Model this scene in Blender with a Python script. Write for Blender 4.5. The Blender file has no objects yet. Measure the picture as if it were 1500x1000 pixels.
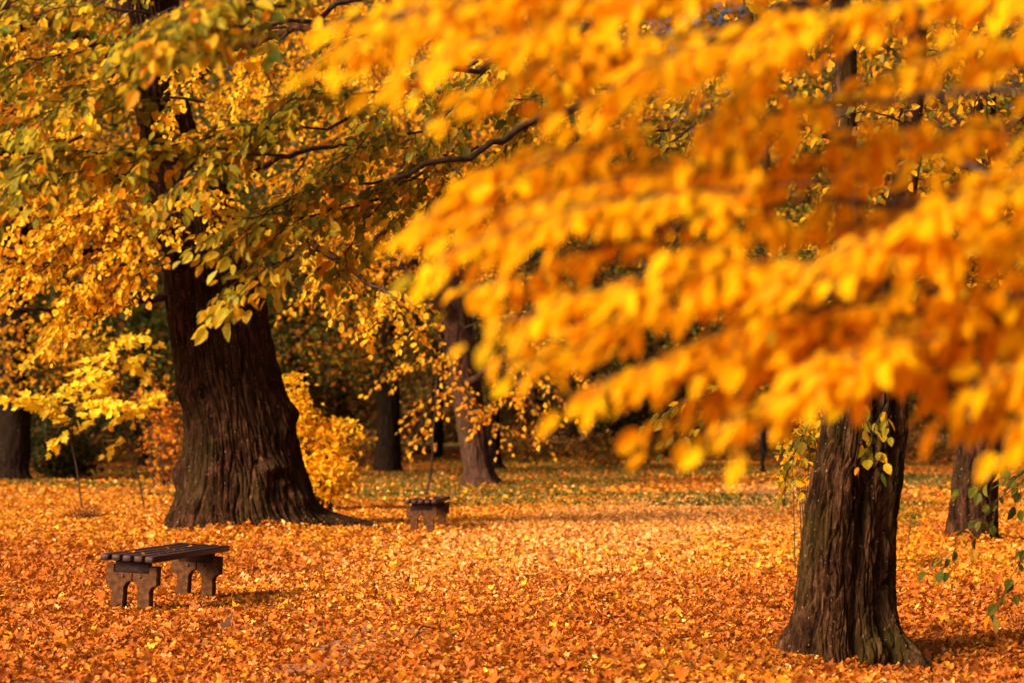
import bpy, math, random
import numpy as np
from mathutils import Vector

random.seed(7)
RNG = np.random.default_rng(11)
scene = bpy.context.scene
COL = scene.collection

# ------------------------------------------------------------------ camera geometry
F = 85.0 / 36.0 * 1500.0
CAM_H = 1.5
PITCH = math.atan((628 - 500) / F)
HOR = 628.0

def P(px, py, d):
    """world point seen at photo pixel (px,py) at depth d (metres along +Y)"""
    a = (px - 750.0) / F
    b = (500.0 - py) / F
    cy = math.cos(PITCH) - b * math.sin(PITCH)
    cz = math.sin(PITCH) + b * math.cos(PITCH)
    s = d / cy
    return np.array((a * s, d, CAM_H + cz * s))

# ------------------------------------------------------------------ noise
def _hash(i, j, k):
    h = (i * 374761393 + j * 668265263 + k * 2147483647 + 1013904223) & 0xFFFFFFFF
    h = ((h ^ (h >> 13)) * 1274126177) & 0xFFFFFFFF
    h = h ^ (h >> 16)
    return (h & 0xFFFF) / 65535.0

def vnoise(p):
    p = np.asarray(p, dtype=np.float64)
    i = np.floor(p).astype(np.int64)
    f = p - i
    u = f * f * (3 - 2 * f)
    r = 0
    for dx in (0, 1):
        wx = u[..., 0] if dx else 1 - u[..., 0]
        for dy in (0, 1):
            wy = u[..., 1] if dy else 1 - u[..., 1]
            for dz in (0, 1):
                wz = u[..., 2] if dz else 1 - u[..., 2]
                r = r + wx * wy * wz * _hash(i[..., 0] + dx, i[..., 1] + dy, i[..., 2] + dz)
    return r

def fbm(p, o=4):
    a, s, t = 0.5, 0.0, 0.0
    p = np.asarray(p, dtype=np.float64)
    for k in range(o):
        s = s + a * vnoise(p + 17.3 * k)
        t += a
        p = p * 2.03
        a *= 0.5
    return s / t

# ------------------------------------------------------------------ terrain
def gz(x, y):
    x = np.asarray(x, dtype=np.float64); y = np.asarray(y, dtype=np.float64)
    z = 0.022 * np.sin(x * 0.55 + 0.3 * y) * np.sin(y * 0.31 + 1.0)
    z = z + 0.014 * np.sin(x * 1.7 + 1.2) * np.sin(y * 1.3)
    # soft mound of soil and leaves at the foot of the big tree
    z = z + 0.10 * np.exp(-(((x + 5.2) / 2.6) ** 2 + ((y - 38.5) / 3.0) ** 2))
    z = z - 0.13 * np.exp(-(((x - 2.75) / .9) ** 2 + ((y - 15.9) / 1.1) ** 2))
    # the land rises gently beyond the trees
    t = np.clip((y - 78.0) / 150.0, 0, 1)
    z = z + 3.2 * t * t * (3 - 2 * t)
    return z

# ------------------------------------------------------------------ object helpers
def link(o, parent=None):
    COL.objects.link(o)
    if parent is not None:
        o.parent = parent
    return o

def tag(o, label=None, cat=None, group=None, kind=None):
    if label: o['label'] = label
    if cat: o['category'] = cat
    if group: o['group'] = group
    if kind: o['kind'] = kind
    return o

def thing(name, label, cat, loc=(0, 0, 0), rot=(0, 0, 0), group=None):
    o = bpy.data.objects.new(name, None)
    o.location = tuple(float(v) for v in loc)
    o.rotation_euler = rot
    o.empty_display_size = 0.2
    link(o)
    return tag(o, label, cat, group)

class MB:
    """collects arrays of verts / faces / colours, builds ONE mesh"""
    def __init__(self):
        self.v, self.f, self.c, self.m, self.n = [], [], [], [], 0
    def add(self, v, faces, col=None, mat=0):
        v = np.asarray(v, dtype=np.float32).reshape(-1, 3)
        self.v.append(v)
        if col is None:
            col = np.zeros((len(v), 3), dtype=np.float32)
        self.c.append(np.asarray(col, dtype=np.float32).reshape(-1, 3))
        for fa in faces:
            fa = np.asarray(fa, dtype=np.int32)
            if fa.size:
                self.f.append(fa + self.n)
                self.m.append(np.full(len(fa), mat, dtype=np.int32))
        self.n += len(v)
    def build(self, name, mats, parent=None, smooth=False, colour=True, origin=None, smooth_mats=()):
        V = np.concatenate(self.v)
        if origin is not None:
            V = V - np.asarray(origin, dtype=np.float32)
        loops = np.concatenate([f.ravel() for f in self.f])
        sizes = np.concatenate([np.full(len(f), f.shape[1], dtype=np.int32) for f in self.f])
        starts = np.concatenate(([0], np.cumsum(sizes)[:-1])).astype(np.int32)
        me = bpy.data.meshes.new(name)
        me.vertices.add(len(V)); me.vertices.foreach_set('co', V.ravel())
        me.loops.add(len(loops)); me.loops.foreach_set('vertex_index', loops.astype(np.int32))
        me.polygons.add(len(sizes)); me.polygons.foreach_set('loop_start', starts)
        try:
            me.polygons.foreach_set('loop_total', sizes)
        except Exception:
            pass
        mi = np.concatenate(self.m)
        me.polygons.foreach_set('material_index', mi)
        if smooth:
            me.polygons.foreach_set('use_smooth', np.ones(len(sizes), dtype=bool))
        elif smooth_mats:
            me.polygons.foreach_set('use_smooth', np.isin(mi, smooth_mats))
        if colour:
            ca = me.attributes.new('col', 'FLOAT_COLOR', 'POINT')
            C = np.concatenate(self.c)
            C4 = np.concatenate([C, np.ones((len(C), 1), dtype=np.float32)], axis=1)
            ca.data.foreach_set('color', C4.ravel())
        me.update(calc_edges=True)
        me.validate(clean_customdata=False)
        for m in (mats if isinstance(mats, (list, tuple)) else [mats]):
            me.materials.append(m)
        o = bpy.data.objects.new(name, me)
        return link(o, parent)

def unit(v):
    v = np.asarray(v, dtype=np.float64)
    return v / np.maximum(np.linalg.norm(v, axis=-1, keepdims=True), 1e-9)

def hermite(xs, ys, q):
    xs = np.asarray(xs, float); ys = np.asarray(ys, float)
    m = np.gradient(ys, xs, axis=0)
    i = np.clip(np.searchsorted(xs, q, side='right') - 1, 0, len(xs) - 2)
    h = xs[i + 1] - xs[i]
    t = (q - xs[i]) / h
    if ys.ndim > 1:
        t = t[:, None]; h = h[:, None]
    t2, t3 = t * t, t * t * t
    return ((2*t3 - 3*t2 + 1) * ys[i] + (t3 - 2*t2 + t) * h * m[i]
            + (-2*t3 + 3*t2) * ys[i + 1] + (t3 - t2) * h * m[i + 1])

def curve(pts, n):
    pts = np.asarray(pts, float)
    s = np.concatenate(([0], np.cumsum(np.linalg.norm(np.diff(pts[:, :3], axis=0), axis=1))))
    return hermite(s, pts, np.linspace(0, s[-1], n))

def tube(mb, pts, rad, seg=6, mat=0, rough=0.0, col=None):
    pts = np.asarray(pts, float); n = len(pts)
    rad = np.broadcast_to(np.asarray(rad, float), (n,))
    t = unit(np.gradient(pts, axis=0))
    ref = np.array((0.31, 0.95, 0.05)) if abs(t[:, 1]).mean() < 0.8 else np.array((0.9, 0.1, 0.3))
    a = unit(np.cross(t, ref)); b = np.cross(t, a)
    th = np.arange(seg) * (2 * math.pi / seg)
    ring = (np.cos(th)[None, :, None] * a[:, None, :] + np.sin(th)[None, :, None] * b[:, None, :])
    r = rad[:, None, None]
    if rough:
        q = pts[:, None, :] + ring * 0.5
        r = r * (1 + rough * (fbm(q * (0.9 / max(rad.mean(), .004)) * 0.35, 3)[..., None] - 0.5))
    v = pts[:, None, :] + ring * r
    idx = np.arange(n * seg).reshape(n, seg)
    q = np.stack([idx[:-1], np.roll(idx, -1, 1)[:-1], np.roll(idx, -1, 1)[1:], idx[1:]], -1).reshape(-1, 4)
    cap = idx[-1][None, :]
    c = None if col is None else np.tile(np.asarray(col, np.float32), (n * seg, 1))
    mb.add(v.reshape(-1, 3), [q, cap], c, mat)

# ------------------------------------------------------------------ leaf meshes
# local leaf: u along the midrib 0..1, v across, w = lift off the leaf plane
OV_V = np.array([(0, 0, 0), (.33, 0, 0), (.68, 0, 0), (1, 0, 0),
                 (.10, .20, .05), (.40, .33, .09), (.74, .21, .06),
                 (.10, -.20, .05), (.40, -.33, .09), (.74, -.21, .06)], float)
OV_Q = np.array([(0, 1, 5, 4), (1, 2, 6, 5), (0, 7, 8, 1), (1, 8, 9, 2)])
OV_T = np.array([(2, 3, 6), (2, 9, 3)])
LN_V = OV_V * np.array((1, .8, 1))
# round heart-shaped leaf
HT_V = OV_V * np.array((1, 1.35, 1))
# five-lobed leaf
_mp = [(0, 0), (-.06, .20), (.10, .46), (.22, .30), (.42, .52), (.58, .46), (.52, .22), (.74, .20), (1.0, 0),
       (.74, -.20), (.52, -.22), (.58, -.46), (.42, -.52), (.22, -.30), (.10, -.46), (-.06, -.20)]
MP_V = np.array([(.3, 0, 0)] + [(u, v, .10 * abs(v) + .12 * (u - .3) ** 2) for u, v in _mp], float)
MP_T = np.array([(0, 1 + k, 1 + (k + 1) % 16) for k in range(16)])
# simple folded leaf for far foliage
CD_V = np.array([(0, 0, 0), (.45, .36, .08), (1, 0, 0), (.45, -.36, .08)], float)
CD_T = np.array([(0, 2, 1), (0, 3, 2)])
TPL = {'ovate': (OV_V, [OV_Q, OV_T]), 'lance': (LN_V, [OV_Q, OV_T]), 'heart': (HT_V, [OV_Q, OV_T]),
       'maple': (MP_V, [MP_T]), 'card': (CD_V, [CD_T])}

def leaves(mb, pos, d, nrm, size, col, kind='ovate', mat=0, curl=0.25):
    N = len(pos)
    if N == 0: return
    V, faces = TPL[kind]
    m = len(V)
    d = unit(d)
    nrm = np.asarray(nrm, float)
    s = unit(np.cross(nrm, d)); nn = np.cross(d, s)
    size = np.broadcast_to(np.asarray(size, float), (N,))[:, None, None]
    cr = (RNG.uniform(-1, 1, N) * curl)[:, None]
    fold = RNG.uniform(0.3, 2.4, N)[:, None]
    w = V[None, :, 2] * fold - cr * V[None, :, 0] ** 2 + cr * 0.8 * RNG.uniform(-1, 1, N)[:, None] * V[None, :, 1]
    wd = RNG.uniform(0.82, 1.15, N)[:, None]
    v = np.asarray(pos)[:, None, :] + size * (V[None, :, 0, None] * d[:, None, :]
        + (V[None, :, 1] * wd)[..., None] * s[:, None, :] + w[..., None] * nn[:, None, :])
    c = np.repeat(np.asarray(col, np.float32)[:, None, :], m, axis=1)
    off = (np.arange(N) * m)[:, None, None]
    mb.add(v.reshape(-1, 3), [(f[None] + off).reshape(-1, f.shape[1]) for f in faces], c.reshape(-1, 3), mat)

def pick(pal, n, w=None, jit=0.18):
    pal = np.asarray(pal, float)
    w = None if w is None else np.asarray(w, float) / np.sum(w)
    i = RNG.choice(len(pal), n, p=w)
    j = RNG.choice(len(pal), n, p=w)
    t = RNG.uniform(0, .5, n)[:, None]
    c = pal[i] * (1 - t) + pal[j] * t
    return np.clip(c * RNG.uniform(1 - jit, 1 + jit, (n, 1)), 0.002, 0.95)

# leaf colours (base colours of the leaves themselves)
GOLD = (.90, .50, .010); AMBER = (.88, .40, .006); ORANGE = (.80, .27, .005); RUST = (.50, .12, .006)
YELLOW = (.86, .56, .025); LIME = (.41, .325, .018); OLIVE = (.18, .16, .011); GREEN = (.10, .14, .016)
BROWN = (.24, .08, .014); TAN = (.66, .34, .08); DKGREEN = (.05, .07, .014); PALE = (.84, .56, .22)

class Crown:
    """twigs (material 1) and leaves (material 0) of one tree, built as one mesh"""
    def __init__(self, pal, w, leaf=0.09, kind='ovate', droop=0.5, twig_seg=4, flat=0.6, face=(-.25, -.35, 0)):
        self.face = np.array(face)
        self.mb = MB(); self.pal, self.w = pal, w
        self.leaf, self.kind, self.droop, self.ts, self.flat = leaf, kind, droop, twig_seg, flat
        self.pos, self.dir, self.nrm, self.siz, self.col = [], [], [], [], []
    def twig(self, p, d, length, r, leaf_gap, pal=None, w=None, skip=0.15, leafs=None):
        n = 5
        t = np.linspace(0, 1, n)[:, None]
        p = np.asarray(p); d = unit(d)
        pts = p + d * length * t + np.array((0, 0, -1)) * (self.droop * 0.30 * length) * t ** 2
        pts[1:-1] += RNG.normal(0, length * .02, (n - 2, 3))
        tube(self.mb, pts, np.linspace(r, r * .4, n), self.ts, 1)
        k = max(2, int(length / leaf_gap))
        tt = np.linspace(skip, 1, k)
        tt = np.clip(tt + RNG.normal(0, .02, k), 0, 1)
        pos = np.stack([np.interp(tt, t[:, 0], pts[:, a]) for a in range(3)], 1)
        tan = unit(pts[-1] - pts[0])
        side = unit(np.cross(tan, (0, 0, 1.0)) + 1e-6)
        sg = np.where(np.arange(k) % 2 == 0, 1, -1)[:, None]
        ld = tan * .65 + side * sg * .75 + np.array((0, 0, -1)) * self.droop * RNG.uniform(.3, 1.5, (k, 1)) + RNG.normal(0, .22, (k, 3))
        ld[-1] = tan + np.array((0, 0, -.3))
        nr = np.array((0, 0, 1.0)) * self.flat + RNG.normal(0, .45, (k, 3)) + self.face
        lf = leafs or self.leaf
        self.pos.append(pos); self.dir.append(ld); self.nrm.append(nr)
        self.siz.append(lf * RNG.uniform(.65, 1.2, k))
        self.col.append(pick(pal or self.pal, k, w or self.w))
    def bough(self, pts, r0, twig_len, gap, leaf_gap=None, pal=None, w=None, spread=0.5, start=.12, leafs=None, second=True):
        """a limb-let with side twigs alternating in a spray, each twig carrying leaves"""
        leaf_gap = leaf_gap or self.leaf * .42
        c = curve(pts, 14)
        L = np.linalg.norm(np.diff(c, axis=0), axis=1).sum()
        c[1:-1] += RNG.normal(0, L * .006, (12, 3))
        tube(self.mb, c, np.linspace(r0, max(r0 * .25, .002), 14), max(self.ts, 5), 1)
        n = max(3, int(L / gap))
        ts = np.linspace(start, 1, n)
        for i, t in enumerate(ts):
            x = t * 13; k = min(int(x), 12); p = c[k] + (c[k + 1] - c[k]) * (x - k)
            tan = unit(c[min(k + 1, 13)] - c[max(k - 1, 0)])
            side = unit(np.cross(tan, (RNG.normal(0, .25), RNG.normal(0, .25), 1.0)))
            sg = 1 if i % 2 else -1
            d = tan * RNG.uniform(.5, .9) + side * sg * RNG.uniform(.5, 1.0) * (spread / .5) + np.array((0, 0, RNG.normal(-.12, .25)))
            l = twig_len * (1.0 - .45 * t) * RNG.uniform(.65, 1.25)
            self.twig(p, d, l, r0 * .28 + .001, leaf_gap, pal, w, leafs=leafs)
            if second and l > twig_len * .6:
                q = p + unit(d) * l * .45
                d2 = unit(d) + side * sg * -.7 + tan * .4 + RNG.normal(0, .2, 3)
                self.twig(q, d2, l * .55, r0 * .2 + .0008, leaf_gap, pal, w, leafs=leafs)
        self.twig(c[-1], c[-1] - c[-2], twig_len * .6, r0 * .25 + .001, leaf_gap, pal, w, leafs=leafs)
    def cloud(self, c, rad, n, pal=None, w=None, leafs=None, hollow=0.0, clump=0.5, clumps=12):
        """leaves in loose clumps through an ellipsoid"""
        c = np.asarray(c, float); rad = np.asarray(rad, float)
        u = unit(RNG.normal(0, 1, (clumps, 3))) * (RNG.uniform(hollow, 1, (clumps, 1)) ** (1 / 2.2))
        cc = c + u * rad
        cr = RNG.uniform(.16, .42, clumps)
        i = RNG.integers(0, clumps, n)
        g = RNG.normal(0, 1, (n, 3)) * np.array((1.15, 1.15, .55))
        pos = cc[i] + g * (cr[i][:, None] * rad)
        free = RNG.uniform(0, 1, n) > clump
        uf = unit(RNG.normal(0, 1, (n, 3))) * (RNG.uniform(0, 1, (n, 1)) ** (1 / 2.6))
        pos[free] = (c + uf * rad)[free]
        self.pos.append(pos)
        self.dir.append(RNG.normal(0, .7, (n, 3)) + np.array((0, 0, -.5 * self.droop)))
        self.nrm.append(RNG.normal(0, .55, (n, 3)) + np.array((-.2, -.3, self.flat)))
        self.siz.append((leafs or self.leaf) * RNG.uniform(.6, 1.25, n))
        self.col.append(pick(pal or self.pal, n, w or self.w))
        return cc
    def build(self, parent, mats, name='crown'):
        leaves(self.mb, np.concatenate(self.pos), np.concatenate(self.dir), np.concatenate(self.nrm),
               np.concatenate(self.siz), np.concatenate(self.col), self.kind, 0)
        return self.mb.build(name, mats, parent, origin=parent.location, smooth_mats=(1,))

# ------------------------------------------------------------------ trunks
def plates(u, v, nu):
    """distance to the nearest crack of an irregular net of bark plates; u wraps every nu cells"""
    iu = np.floor(u).astype(np.int64); iv = np.floor(v).astype(np.int64)
    f1 = np.full(u.shape, 9.0); f2 = np.full(u.shape, 9.0)
    for a in (-1, 0, 1):
        for b in (-1, 0, 1):
            cu = iu + a; cv = iv + b
            w = np.mod(cu, nu)
            du = cu + .12 + .76 * _hash(w, cv, 3) - u
            dv = cv + .05 + .9 * _hash(w, cv, 11) - v
            d = np.sqrt(du * du + dv * dv)
            f2 = np.minimum(np.maximum(f1, d), f2); f1 = np.minimum(f1, d)
    return f2 - f1

def trunk(rows, d, na=240, nz=320, lobes=0.0, lobe_h=.6, ridge=.02, ridge_f=9.0, zf=1.1, grooves=(), burls=(), seed=0.0, deep=-.35, lump=.05):
    """rows: (py, x_left, x_right) of the silhouette at depth d, from the foot upwards"""
    R = []
    for py, xl, xr in rows:
        a, b = P(xl, py, d), P(xr, py, d)
        R.append((a[2], (a[0] + b[0]) / 2, (b[0] - a[0]) / 2))
    R = np.array(R)
    lo = np.array([[R[0, 0] + deep, R[0, 1], R[0, 2] * 1.12]])
    R = np.concatenate([lo, R])
    z = np.linspace(R[0, 0], R[-1, 0], nz)
    xr = hermite(R[:, 0], R[:, 1:], z)
    th = np.arange(na) * 2 * math.pi / na
    T, Z = np.meshgrid(th, z)
    r = np.repeat(xr[:, 1:2], na, 1)
    base_z = R[1, 0]
    if lobes:
        lb = np.zeros_like(T)
        rs = np.random.default_rng(int(seed * 13) + 5)
        for _ in range(9):
            t0 = rs.uniform(0, 2 * math.pi); wd = rs.uniform(.16, .32)
            dd = np.angle(np.exp(1j * (T - t0 - .25 * np.sin((Z - base_z) * 1.5 + t0))))
            lb += np.exp(-(dd / wd) ** 2) * rs.uniform(.6, 1.2)
        lb = lb / 1.5 - .35
        r = r * (1 + lobes * lb * np.exp(-np.maximum(Z - base_z, 0) / lobe_h))
        r = r * (1 + .28 * lobes * lb)
    rm = float(R[1:, 2].mean())
    for (t0, wd, amp, wob) in grooves:
        dd = np.angle(np.exp(1j * (T - t0 - wob * np.sin(Z * 2.1 + t0))))
        r = r + amp * np.exp(-(dd / wd) ** 2)
    for (t0, z0, wt, wz, amp) in burls:
        dd = np.angle(np.exp(1j * (T - t0)))
        r = r + amp * np.exp(-(dd / wt) ** 2 - ((Z - z0) / wz) ** 2)
    cx, cy = np.cos(T), np.sin(T)
    # slow lumps
    r = r * (1 + lump * 2 * (fbm(np.stack([cx * 1.3 + seed, cy * 1.3, Z * .8], -1), 3) - .5))
    # furrowed bark: wavering vertical ridges, broken into plates by cracks
    k = ridge_f * rm
    nu = max(8, int(round(2 * math.pi * k)))
    warp = fbm(np.stack([cx * k * .3 + 5 + seed, cy * k * .3, Z * zf * .9], -1), 3) - .5
    warp2 = fbm(np.stack([cx * k * 1.2 + 7 + seed, cy * k * 1.2, Z * zf * 4], -1), 2) - .5
    u = T / (2 * math.pi) * nu + 3.0 * warp + .8 * warp2
    v = Z * zf * 1.6 + 40 + 1.2 * warp + seed
    e1 = plates(u, v, nu)
    e2 = plates(u * 2 + 50, v * 2.6, nu * 2)
    n3 = fbm(np.stack([cx * k * 3 + 3, cy * k * 3, Z * zf * 9], -1), 3)
    h = np.clip(e1 / .26, 0, 1) ** .8
    h2 = np.clip(e2 / .22, 0, 1)
    amp = .55 + .9 * fbm(np.stack([cx * 2 + seed, cy * 2, Z * 1.1 + 5], -1), 2)
    r = r + ridge * amp * (h - .7) + ridge * .26 * (h2 - .8) + ridge * .9 * (n3 - .5)
    X = xr[:, 0:1] + r * cx
    Y = d + r * cy
    V = np.stack([X, Y, Z], -1).reshape(-1, 3)
    idx = np.arange(na * nz).reshape(nz, na)
    q = np.stack([idx[:-1], np.roll(idx, -1, 1)[:-1], np.roll(idx, -1, 1)[1:], idx[1:]], -1).reshape(-1, 4)
    mb = MB()
    mb.add(V, [q, idx[-1][None, :]])
    top = np.array((xr[-1, 0], d, z[-1]))
    return mb, top

# ------------------------------------------------------------------ materials
def new_mat(name):
    m = bpy.data.materials.new(name); m.use_nodes = True
    nt = m.node_tree; nt.nodes.clear()
    return m, nt, nt.nodes, nt.links

def leaf_material(name, trans=.42, rough=.5, spec=.18):
    m, nt, N, L = new_mat(name)
    out = N.new('ShaderNodeOutputMaterial')
    at = N.new('ShaderNodeAttribute'); at.attribute_name = 'col'
    tc = N.new('ShaderNodeTexCoord')
    no = N.new('ShaderNodeTexNoise'); no.inputs['Scale'].default_value = 55; no.inputs['Detail'].default_value = 3
    L.new(tc.outputs['Object'], no.inputs['Vector'])
    mr = N.new('ShaderNodeMapRange'); mr.inputs['From Min'].default_value = .3; mr.inputs['From Max'].default_value = .7
    mr.inputs['To Min'].default_value = .78; mr.inputs['To Max'].default_value = 1.14
    L.new(no.outputs['Fac'], mr.inputs['Value'])
    mx = N.new('ShaderNodeMix'); mx.data_type = 'RGBA'; mx.blend_type = 'MULTIPLY'; mx.inputs['Factor'].default_value = 1
    L.new(at.outputs['Color'], mx.inputs['A']); L.new(mr.outputs['Result'], mx.inputs['B'])
    pb = N.new('ShaderNodeBsdfPrincipled'); pb.inputs['Roughness'].default_value = rough
    pb.inputs['Specular IOR Level'].default_value = spec
    L.new(mx.outputs['Result'], pb.inputs['Base Color'])
    tr = N.new('ShaderNodeBsdfTranslucent'); L.new(mx.outputs['Result'], tr.inputs['Color'])
    ms = N.new('ShaderNodeMixShader'); ms.inputs[0].default_value = trans
    L.new(pb.outputs[0], ms.inputs[1]); L.new(tr.outputs[0], ms.inputs[2])
    L.new(ms.outputs[0], out.inputs['Surface'])
    return m

def ramp(N, stops):
    r = N.new('ShaderNodeValToRGB')
    e = r.color_ramp.elements
    while len(e) < len(stops): e.new(.5)
    for el, (p, c) in zip(e, stops):
        el.position = p; el.color = (*c, 1)
    return r

def bark_material(name, dark, mid, light, moss, moss_amt=.35, bump=.9, scale=1.0):
    m, nt, N, L = new_mat(name)
    out = N.new('ShaderNodeOutputMaterial'); pb = N.new('ShaderNodeBsdfPrincipled')
    pb.inputs['Roughness'].default_value = .9; pb.inputs['Specular IOR Level'].default_value = .08
    tc = N.new('ShaderNodeTexCoord')
    mp = N.new('ShaderNodeMapping'); mp.inputs['Scale'].default_value = (14 * scale, 14 * scale, 2.4 * scale)
    L.new(tc.outputs['Object'], mp.inputs['Vector'])
    n1 = N.new('ShaderNodeTexNoise'); n1.inputs['Scale'].default_value = 1; n1.inputs['Detail'].default_value = 8
    n1.inputs['Distortion'].default_value = .6; n1.inputs['Roughness'].default_value = .68
    L.new(mp.outputs[0], n1.inputs['Vector'])
    r1 = ramp(N, [(.36, dark), (.50, mid), (.66, light)])
    L.new(n1.outputs['Fac'], r1.inputs[0])
    n2 = N.new('ShaderNodeTexNoise'); n2.inputs['Scale'].default_value = 2.2; n2.inputs['Detail'].default_value = 6
    L.new(tc.outputs['Object'], n2.inputs['Vector'])
    r2 = ramp(N, [(.5 - .2 * moss_amt, (0, 0, 0)), (.75 - .2 * moss_amt, (1, 1, 1))])
    L.new(n2.outputs['Fac'], r2.inputs[0])
    ma = N.new('ShaderNodeMath'); ma.operation = 'MULTIPLY'; ma.inputs[1].default_value = moss_amt * 2
    ma.use_clamp = True
    L.new(r2.outputs[0], ma.inputs[0])
    mx = N.new('ShaderNodeMix'); mx.data_type = 'RGBA'
    L.new(ma.outputs[0], mx.inputs['Factor']); L.new(r1.outputs[0], mx.inputs['A'])
    mx.inputs['B'].default_value = (*moss, 1)
    # pale lichen flecks
    vo = N.new('ShaderNodeTexNoise'); vo.inputs['Scale'].default_value = 38; vo.inputs['Detail'].default_value = 2
    L.new(tc.outputs['Object'], vo.inputs['Vector'])
    r3 = ramp(N, [(.69, (0, 0, 0)), (.74, (1, 1, 1))]); L.new(vo.outputs['Fac'], r3.inputs[0])
    mx2 = N.new('ShaderNodeMix'); mx2.data_type = 'RGBA'
    L.new(r3.outputs[0], mx2.inputs['Factor']); L.new(mx.outputs['Result'], mx2.inputs['A'])
    mx2.inputs['B'].default_value = (.34, .21, .13, 1)
    L.new(mx2.outputs['Result'], pb.inputs['Base Color'])
    n3 = N.new('ShaderNodeTexNoise'); n3.inputs['Scale'].default_value = 3.0; n3.inputs['Detail'].default_value = 9
    n3.inputs['Roughness'].default_value = .65
    L.new(mp.outputs[0], n3.inputs['Vector'])
    bp = N.new('ShaderNodeBump'); bp.inputs['Strength'].default_value = bump; bp.inputs['Distance'].default_value = .035
    L.new(n3.outputs['Fac'], bp.inputs['Height']); L.new(bp.outputs[0], pb.inputs['Normal'])
    L.new(pb.outputs[0], out.inputs['Surface'])
    return m

def noise_material(name, stops, scale=(6, 6, 6), rough=.85, bump=.3, dist=.01, detail=8, spec=.12):
    m, nt, N, L = new_mat(name)
    out = N.new('ShaderNodeOutputMaterial'); pb = N.new('ShaderNodeBsdfPrincipled')
    pb.inputs['Roughness'].default_value = rough; pb.inputs['Specular IOR Level'].default_value = spec
    tc = N.new('ShaderNodeTexCoord'); mp = N.new('ShaderNodeMapping'); mp.inputs['Scale'].default_value = scale
    L.new(tc.outputs['Object'], mp.inputs['Vector'])
    n1 = N.new('ShaderNodeTexNoise'); n1.inputs['Scale'].default_value = 1; n1.inputs['Detail'].default_value = detail
    n1.inputs['Roughness'].default_value = .62
    L.new(mp.outputs[0], n1.inputs['Vector'])
    r1 = ramp(N, stops); L.new(n1.outputs['Fac'], r1.inputs[0]); L.new(r1.outputs[0], pb.inputs['Base Color'])
    bp = N.new('ShaderNodeBump'); bp.inputs['Strength'].default_value = bump; bp.inputs['Distance'].default_value = dist
    L.new(n1.outputs['Fac'], bp.inputs['Height']); L.new(bp.outputs[0], pb.inputs['Normal'])
    L.new(pb.outputs[0], out.inputs['Surface'])
    return m

M = {}
M['leaf'] = leaf_material('autumn_leaf', .56)
M['thin_leaf'] = leaf_material('thin_golden_leaf', .6, .6, .06)
M['dry_leaf'] = leaf_material('dry_leaf', .22, .6, .2)
M['grass'] = leaf_material('grass_blade', .3)
M['twig'] = noise_material('twig_bark', [(.3, (.018, .010, .007)), (.7, (.07, .04, .026))], (30, 30, 30))
M['bark_old'] = bark_material('old_bark', (.006, .0022, .001), (.026, .0092, .0038), (.095, .038, .018), (.025, .018, .0035), .30, .8)
M['bark_near'] = bark_material('ridged_bark', (.008, .003, .0014), (.040, .0155, .0065), (.18, .082, .037), (.058, .042, .0075), .32, .9)
M['bark_far'] = bark_material('far_bark', (.018, .008, .005), (.046, .020, .013), (.105, .048, .034), (.06, .045, .015), .15)
M['bark_dark'] = bark_material('dark_bark', (.004, .002, .0013), (.011, .005, .003), (.024, .012, .007), (.010, .009, .003), .2)  # near-black base colour stands in for the shade on the far trunks
M['concrete'] = noise_material('weathered_concrete', [(.25, (.024, .008, .0035)), (.5, (.078, .030, .0125)), (.78, (.155, .066, .030))], (22, 22, 22), .9, .5, .006)
M['wood'] = noise_material('stained_plank', [(.3, (.014, .0055, .005)), (.6, (.050, .021, .018)), (.8, (.10, .046, .039))], (30, 3, 40), .6, .35, .004, spec=.25)
M['bolt'] = noise_material('bolt_steel', [(.3, (.03, .025, .02)), (.7, (.10, .075, .06))], (60, 60, 60), .5)

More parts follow.
